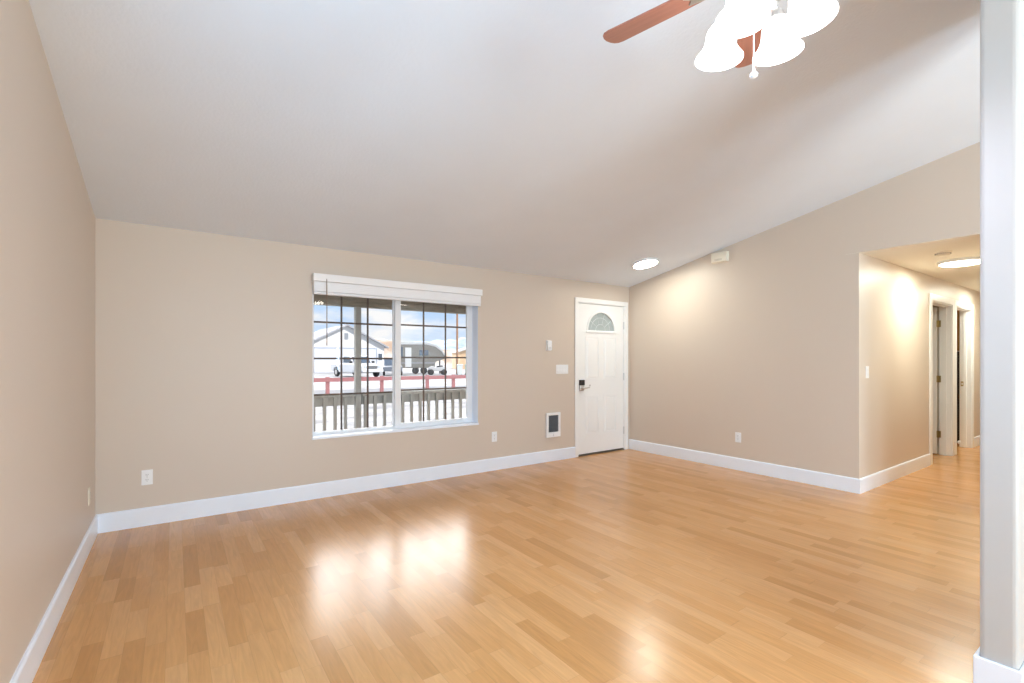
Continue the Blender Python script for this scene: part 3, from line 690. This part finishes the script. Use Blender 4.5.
# white house with a garage
def house(name, label, loc, rz, w, dp, eave, ridge, mw, mr, garage=None, vent=False, win=()):
    t = thing(name, label, 'house', loc, rz); h = w/2
    bm = B(); prism(bm, [(-h, 0), (h, 0), (h, eave), (0, ridge), (-h, eave)], lambda x, z: (x, 0, z), lambda x, z: (x, dp, z)); wl = obj('wall', bm, mw, t)
    s_ = (ridge-eave)/h; ov = .45; th = .18
    bm = B(); prism(bm, [(-h-ov, eave-s_*ov), (0, ridge), (h+ov, eave-s_*ov), (h+ov, eave-s_*ov+th), (0, ridge+th), (-h-ov, eave-s_*ov+th)], lambda x, z: (x, -.4, z+.01), lambda x, z: (x, dp+.4, z+.01)); obj('roof', bm, mr, t)
    if garage:
        x0, x1, z1 = garage
        bm = B(); plate(bm, [(x0-.14, 0), (x0-.14, z1+.14), (x1+.14, z1+.14), (x1+.14, 0), (x1, 0), (x1, z1), (x0, z1), (x0, 0)], [], lambda x, z: (x, -.05, z), lambda x, z: (x, 0, z)); obj('garage_trim', bm, mat('grey_blue_trim', (.40, .45, .55), .6), t)  # flat grey-blue colour for the garage trim
        bm = B()
        for k in range(4): bbox_(bm, (x0, -.03, k*z1/4+.01), (x1, .0, (k+1)*z1/4-.01), .006)
        obj('garage_door', bm, mat('white_garage_door', (.68, .71, .76), .5), t)
    if vent:
        bm = B()
        for k in range(5): box(bm, (.0-.22, -.05, ridge-1.55+k*.15), (.22, -.01, ridge-1.44+k*.15))
        obj('gable_vent', bm, mat('grey_vent', (.33, .36, .40), .6), t)
    for (x0, z0, x1, z1) in win:
        bm = B(); plate(bm, rect(x0-.08, z0-.08, x1+.08, z1+.08), [rect(x0, z0, x1, z1)], lambda x, z: (x, -.05, z), lambda x, z: (x, 0, z)); wf = obj('window', bm, VINYL, t)
        bm = B(); box(bm, (x0, -.02, z0), (x1, -.001, z1)); obj('pane', bm, mat('dark_far_glass', (.10, .13, .17), .1), wf)
    return t
WHITEW = mat('white_siding', (.74, .74, .73), .7)
house('house', 'white gabled house with a wide garage door behind the pickup truck', (16.1, 55.7, GZ), 0, 8.9, 12, 3.05, 5.35, WHITEW, mat('grey_shingle', (.40, .41, .44), .9), (-3.5, 3.45, 2.72), True, ((3.72, 1.4, 4.2, 2.2),))
house('house', 'tan house with an orange cast beyond the utility pole', (40.5, 64.0, GZ), R(-20), 9, 8, 2.7, 4.1, mat('tan_siding', (.74, .52, .32), .8), mat('pale_roof', (.74, .72, .70), .9), None, False, ((-2, .9, -1, 2.0), (1.2, .9, 2.2, 2.0)))
# white pickup truck
def truck():
    fw = Vector((.169, -.986, 0)); rz = math.atan2(fw.y, fw.x)
    t = thing('pickup_truck', 'white pickup truck parked in front of the garage', 'truck', (12.75, 41.2, GZ), rz)
    W = mat('white_car_paint', (.72, .73, .75), .25, coat=.5); GL = mat('dark_car_glass', (.10, .13, .17), .08); TY = mat('black_tyre', (.03, .03, .033), .8)
    bm = B(); w = .96
    side = [(-2.85, .55), (-2.85, 1.10), (-.75, 1.14), (1.1, 1.12), (2.55, 1.06), (2.75, .95), (2.80, .45), (2.35, .38), (2.28, .62), (2.05, .82), (1.65, .82), (1.42, .62), (1.35, .38), (-1.35, .38), (-1.42, .62), (-1.65, .82), (-2.05, .82), (-2.28, .62), (-2.35, .45)]
    prism(bm, side, lambda x, z: (x, -w, z), lambda x, z: (x, w, z)); obj('body', bm, W, t, bevel=.06)
    bm = B(); prism(bm, [(-.85, 1.10), (1.15, 1.10), (.55, 1.75), (.30, 1.84), (-.55, 1.84), (-.80, 1.74)], lambda x, z: (x, -w+.10, z), lambda x, z: (x, w-.10, z)); cabo = obj('cab', bm, W, t, bevel=.06)
    for s in (-1, 1):
        bm = B(); y0 = s*(w-.10); prism(bm, [(-.62, 1.22), (.92, 1.22), (.50, 1.66), (-.58, 1.70)], lambda x, z: (x, y0-s*.02, z), lambda x, z: (x, y0+s*.012, z)); obj('side_window', bm, GL, cabo)
        bm = B(); bbox_(bm, (.95, s*.90, 1.18), (1.10, s*1.12, 1.36), .03); obj('mirror', bm, BLACK, t)
        bm = B(); bbox_(bm, (2.62, s*.60-.17, .80), (2.80, s*.60+.17, .98), .02); obj('headlight', bm, mat('clear_lamp', (.55, .60, .66), .1), t)
    bm = B(); prism(bm, [(1.05, 1.20), (.56, 1.74), (.60, 1.76), (1.10, 1.21)], lambda x, z: (x+.02, -.74, z), lambda x, z: (x+.02, .74, z)); obj('windscreen', bm, GL, cabo)
    bm = B(); bbox_(bm, (2.70, -.42, .74), (2.83, .42, .98), .015)
    g = obj('grille', bm, mat('dark_grille', (.08, .085, .09), .4), t)
    bm = B()
    for z in (.80, .86, .92): box(bm, (2.831, -.40, z-.012), (2.842, .40, z+.012))
    obj('grille_bar', bm, NICKEL, g)
    bm = B(); bbox_(bm, (2.72, -.94, .46), (2.90, .94, .66), .03); obj('bumper', bm, mat('pale_bumper', (.70, .72, .74), .3), t)
    for x in (1.85, -1.85):
        for s in (-1, 1):
            bm = B(); lathe(bm, [(0, -.12), (.24, -.12), (.37, -.11), (.40, -.06), (.40, .06), (.37, .11), (.24, .12), (0, .12)], 28, Matrix.Translation((x, s*.84, .40)) @ Matrix.Rotation(R(90), 4, 'X')); wo_ = obj('wheel', bm, TY, t, smooth='auto')
            bm = B(); lathe(bm, [(0, 0), (.06, .006), (.20, .0), (.23, -.02), (0, -.03)], 24, Matrix.Translation((x, s*.968, .40)) @ Matrix.Rotation(R(-90*s), 4, 'X')); obj('hub_cap', bm, NICKEL, wo_)
truck()
# camper trailer with a curved nose
def az(u): return R(35.243) + math.atan((u-512)/477.72)
def camper():
    a = R(24.4); t = thing('camper_trailer', 'grey fifth-wheel camper trailer with a curved nose, right of the white house', 'camper', (21.1, 46.3, GZ), -a)
    prof = [(-2.3, .62), (1.35, .62), (1.45, 1.25), (2.35, 1.55), (2.42, 1.9), (2.10, 2.45), (1.45, 2.95), (.6, 3.18), (-2.3, 3.22)]
    bm = B(); prism(bm, prof, lambda x, z: (x, -1.15, z), lambda x, z: (x, 1.15, z)); bd = obj('body', bm, mat('grey_beige_fibreglass', (.22, .205, .18), .5), t, bevel=.05)
    bm = B(); prism(bm, [(-2.32, 3.02), (.5, 3.02), (1.40, 2.80), (2.02, 2.36), (2.36, 1.86), (2.46, 1.90), (2.14, 2.48), (1.50, 3.0), (.62, 3.24), (-2.32, 3.27)], lambda x, z: (x, -1.19, z), lambda x, z: (x, 1.19, z)); obj('roof_cap', bm, mat('white_camper_cap', (.58, .58, .57), .5), t)
    bm = B(); box(bm, (-2.28, -1.17, 1.05), (1.38, -1.151, 1.22)); obj('side_stripe', bm, mat('grey_stripe', (.30, .30, .30), .5), bd)
    for x0, z0, x1, z1 in ((-2.25, 1.75, -1.85, 2.75), (-.2, 1.9, .7, 2.45)):
        bm = B(); bbox_(bm, (x0, -1.185, z0), (x1, -1.151, z1), .02); obj('window', bm, mat('dark_far_glass', (.10, .13, .17), .1), bd)
    bm = B(); bbox_(bm, (-1.62, -1.185, .72), (-1.0, -1.151, 2.70), .02); obj('entry_door', bm, mat('pale_camper_door', (.72, .72, .70), .5), bd)
    for x in (-.6, .25):
        for s in (-1, 1):
            bm = B(); lathe(bm, [(0, -.1), (.22, -.1), (.34, -.09), (.36, 0), (.34, .09), (.22, .1), (0, .1)], 24, Matrix.Translation((x, s*1.02, .36)) @ Matrix.Rotation(R(90), 4, 'X')); obj('wheel', bm, mat('black_tyre', (.03, .03, .033), .8), t)
    for s in (-1, 1):
        bm = B(); tube(bm, [(1.9, s*.8, 0), (1.9, s*.8, 1.45)], .05, 8); obj('landing_leg', bm, GREYM, t)
camper()
# dark pickup behind the white one
def small_car():
    t = thing('parked_car', 'dark grey car parked between the white truck and the camper', 'car', (16.9, 43.6, GZ), R(-110))
    P_ = mat('dark_grey_car_paint', (.15, .17, .20), .3); w = .85
    bm = B(); prism(bm, [(-2.1, .35), (-2.15, .85), (-1.5, .98), (1.0, .95), (2.0, .80), (2.1, .40)], lambda x, z: (x, -w, z), lambda x, z: (x, w, z)); obj('body', bm, P_, t, bevel=.06)
    bm = B(); prism(bm, [(-1.6, .95), (1.0, .95), (.30, 1.50), (-1.1, 1.52)], lambda x, z: (x, -w+.08, z), lambda x, z: (x, w-.08, z)); cb_ = obj('cabin', bm, mat('dark_far_glass', (.10, .13, .17), .1), t, bevel=.05)
    bm = B(); prism(bm, [(-1.15, 1.50), (.32, 1.49), (.24, 1.56), (-1.05, 1.58)], lambda x, z: (x, -w+.10, z), lambda x, z: (x, w-.10, z)); obj('roof', bm, P_, t)
    for x in (-1.3, 1.3):
        for s in (-1, 1):
            bm = B(); lathe(bm, [(0, -.1), (.31, -.09), (.33, 0), (.31, .09), (0, .1)], 22, Matrix.Translation((x, s*.78, .33)) @ Matrix.Rotation(R(90), 4, 'X')); obj('wheel', bm, mat('black_tyre', (.03, .03, .033), .8), t)
small_car()
# quad bike by the camper
t = thing('quad_bike', 'white quad bike standing in front of the camper', 'quad bike', (20.6, 41.6, GZ), R(160))
WP = mat('white_plastic_body', (.58, .58, .58), .4)
bm = B(); prism(bm, [(-.85, .55), (-.80, .80), (-.30, .78), (.1, .70), (.45, .86), (.80, .74), (.85, .55), (.3, .38), (-.3, .38)], lambda x, z: (x, -.28, z), lambda x, z: (x, .28, z)); obj('body', bm, WP, t, bevel=.04)
bm = B(); prism(bm, [(-.55, .80), (-.50, .92), (.0, .86), (.1, .72)], lambda x, z: (x, -.16, z), lambda x, z: (x, .16, z)); obj('seat', bm, BLACK, t, bevel=.03)
bm = B(); tube(bm, [(.30, -.38, 1.08), (.38, -.15, 1.06), (.42, 0, .98), (.38, .15, 1.06), (.30, .38, 1.08)], .02, 8); tube(bm, [(.42, 0, .98), (.52, 0, .75)], .025, 8); obj('handlebar', bm, BLACK, t)
for x in (-.62, .62):
    for s in (-1, 1):
        bm = B(); lathe(bm, [(0, -.11), (.16, -.11), (.26, -.08), (.28, 0), (.26, .08), (.16, .11), (0, .11)], 20, Matrix.Translation((x, s*.42, .28)) @ Matrix.Rotation(R(90), 4, 'X')); obj('wheel', bm, mat('black_tyre', (.03, .03, .033), .8), t)
# bins
def bin_(loc, label, m):
    t = thing('trash_bin', label, 'bin', loc, R(-20))
    bm = B(); v0 = [(-.24, -.26), (.24, -.26), (.24, .26), (-.24, .26)]
    lo = [bm.verts.new((x*.82, y*.82, .05)) for x, y in v0]; hi = [bm.verts.new((x, y, .92)) for x, y in v0]
    bm.faces.new(lo[::-1]); bm.faces.new(hi)
    for i in range(4): bm.faces.new((lo[i], lo[(i+1) % 4], hi[(i+1) % 4], hi[i]))
    obj('body', bm, m, t, bevel=.02)
    bm = B(); prism(bm, [(-.29, .92), (.28, .92), (.24, .99), (-.1, 1.03), (-.29, .98)], lambda y, z: (-.27, y, z), lambda y, z: (.27, y, z)); obj('lid', bm, m, t, bevel=.015)
    for s in (-1, 1):
        bm = B(); lathe(bm, [(0, -.03), (.10, -.03), (.10, .03), (0, .03)], 16, Matrix.Translation((s*.21, .22, .10)) @ Matrix.Rotation(R(90), 4, 'Y')); obj('wheel', bm, BLACK, t)
def at(u, d):   # offline-measured bearing and distance to a ground point
    a = az(u); l = (u-512)/477.72; k = d*math.hypot(1, l); return (k*math.sin(a), k*math.cos(a), GZ)
bin_((22.03, 39.75, GZ), 'pale wheeled bin on the left, below the utility pole', mat('pale_bin', (.70, .74, .72), .5))
bin_((22.85, 39.65, GZ), 'grey green wheeled bin at the foot of the utility pole', mat('grey_green_bin', (.34, .42, .36), .5))
# utility pole
t = thing('utility_pole', 'brown wooden utility pole with a crossarm beyond the right pane', 'pole', (23.7, 43.3, GZ))
PW = wood_mat('brown_pole_wood', (.30, .15, .08), (.42, .24, .14), .8, (9, 9, 1))
bm = B(); tube(bm, [(0, 0, 0), (0, 0, 7.3)], [.13, .09], 14); obj('shaft', bm, PW, t, smooth='auto')
bm = B(); bbox_(bm, (-1.1, -.18, 6.62), (1.1, -.08, 6.74), .01); ca = obj('crossarm', bm, PW, t)
for x in (-1.0, -.4, .4, 1.0):
    bm = B(); lathe(bm, [(.015, 0), (.04, .03), (.045, .08), (.02, .11), (0, .12)], 12, Matrix.Translation((x, -.13, 6.74))); obj('insulator', bm, GREYM, ca)
# hills
def ridge(name, dist, prof, m, depth):
    """prof: (bearing in image columns at dist, height); a real ridge with slopes front and back"""
    bm = B(); rows = []
    n = 60
    for j, (dd, hh) in enumerate(((0, 0), (.25, .35), (.6, .8), (1.0, 1.0), (1.5, .5), (2, 0))):
        row = []
        for i in range(n+1):
            f = i/n*(len(prof)-1); k = min(int(f), len(prof)-2); q = f-k
            x = prof[k][0]*(1-q) + prof[k+1][0]*q; h = prof[k][1]*(1-q) + prof[k+1][1]*q
            h *= 1 + .05*math.sin(i*1.7) + .04*math.sin(i*3.9+1)
            row.append(bm.verts.new((x, dist + dd*depth + random.uniform(-.05, .05)*depth, GZ - .1 + hh*h*(1 + random.uniform(-.06, .06)))))
        rows.append(row)
    for a, b in zip(rows, rows[1:]):
        for i in range(n): bm.faces.new((a[i], a[i+1], b[i+1], b[i]))
    o = obj(name, bm, m, smooth=True); o['kind'] = 'structure'
def hill_mat(name, c1, c2):
    m = bpy.data.materials.new(name); m.use_nodes = True; n = m.node_tree.nodes; l = m.node_tree.links
    b = n['Principled BSDF']; b.inputs['Roughness'].default_value = 1
    t = n.new('ShaderNodeTexCoord'); z = n.new('ShaderNodeTexNoise'); z.inputs['Scale'].default_value = .06; z.inputs['Detail'].default_value = 10
    l.new(t.outputs['Object'], z.inputs['Vector'])
    r = n.new('ShaderNodeValToRGB'); r.color_ramp.elements[0].position = .42; r.color_ramp.elements[0].color = (*c1, 1); r.color_ramp.elements[1].position = .6; r.color_ramp.elements[1].color = (*c2, 1)
    l.new(z.outputs['Fac'], r.inputs[0]); l.new(r.outputs[0], b.inputs['Base Color']); return m
ridge('near_hill', 130, [(-20, 6), (10, 7), (40, 9), (58, 8.5), (66, 6), (90, 5), (130, 4)], hill_mat('snow_dusted_hill', (.36, .25, .17), (.62, .58, .54)), 30)
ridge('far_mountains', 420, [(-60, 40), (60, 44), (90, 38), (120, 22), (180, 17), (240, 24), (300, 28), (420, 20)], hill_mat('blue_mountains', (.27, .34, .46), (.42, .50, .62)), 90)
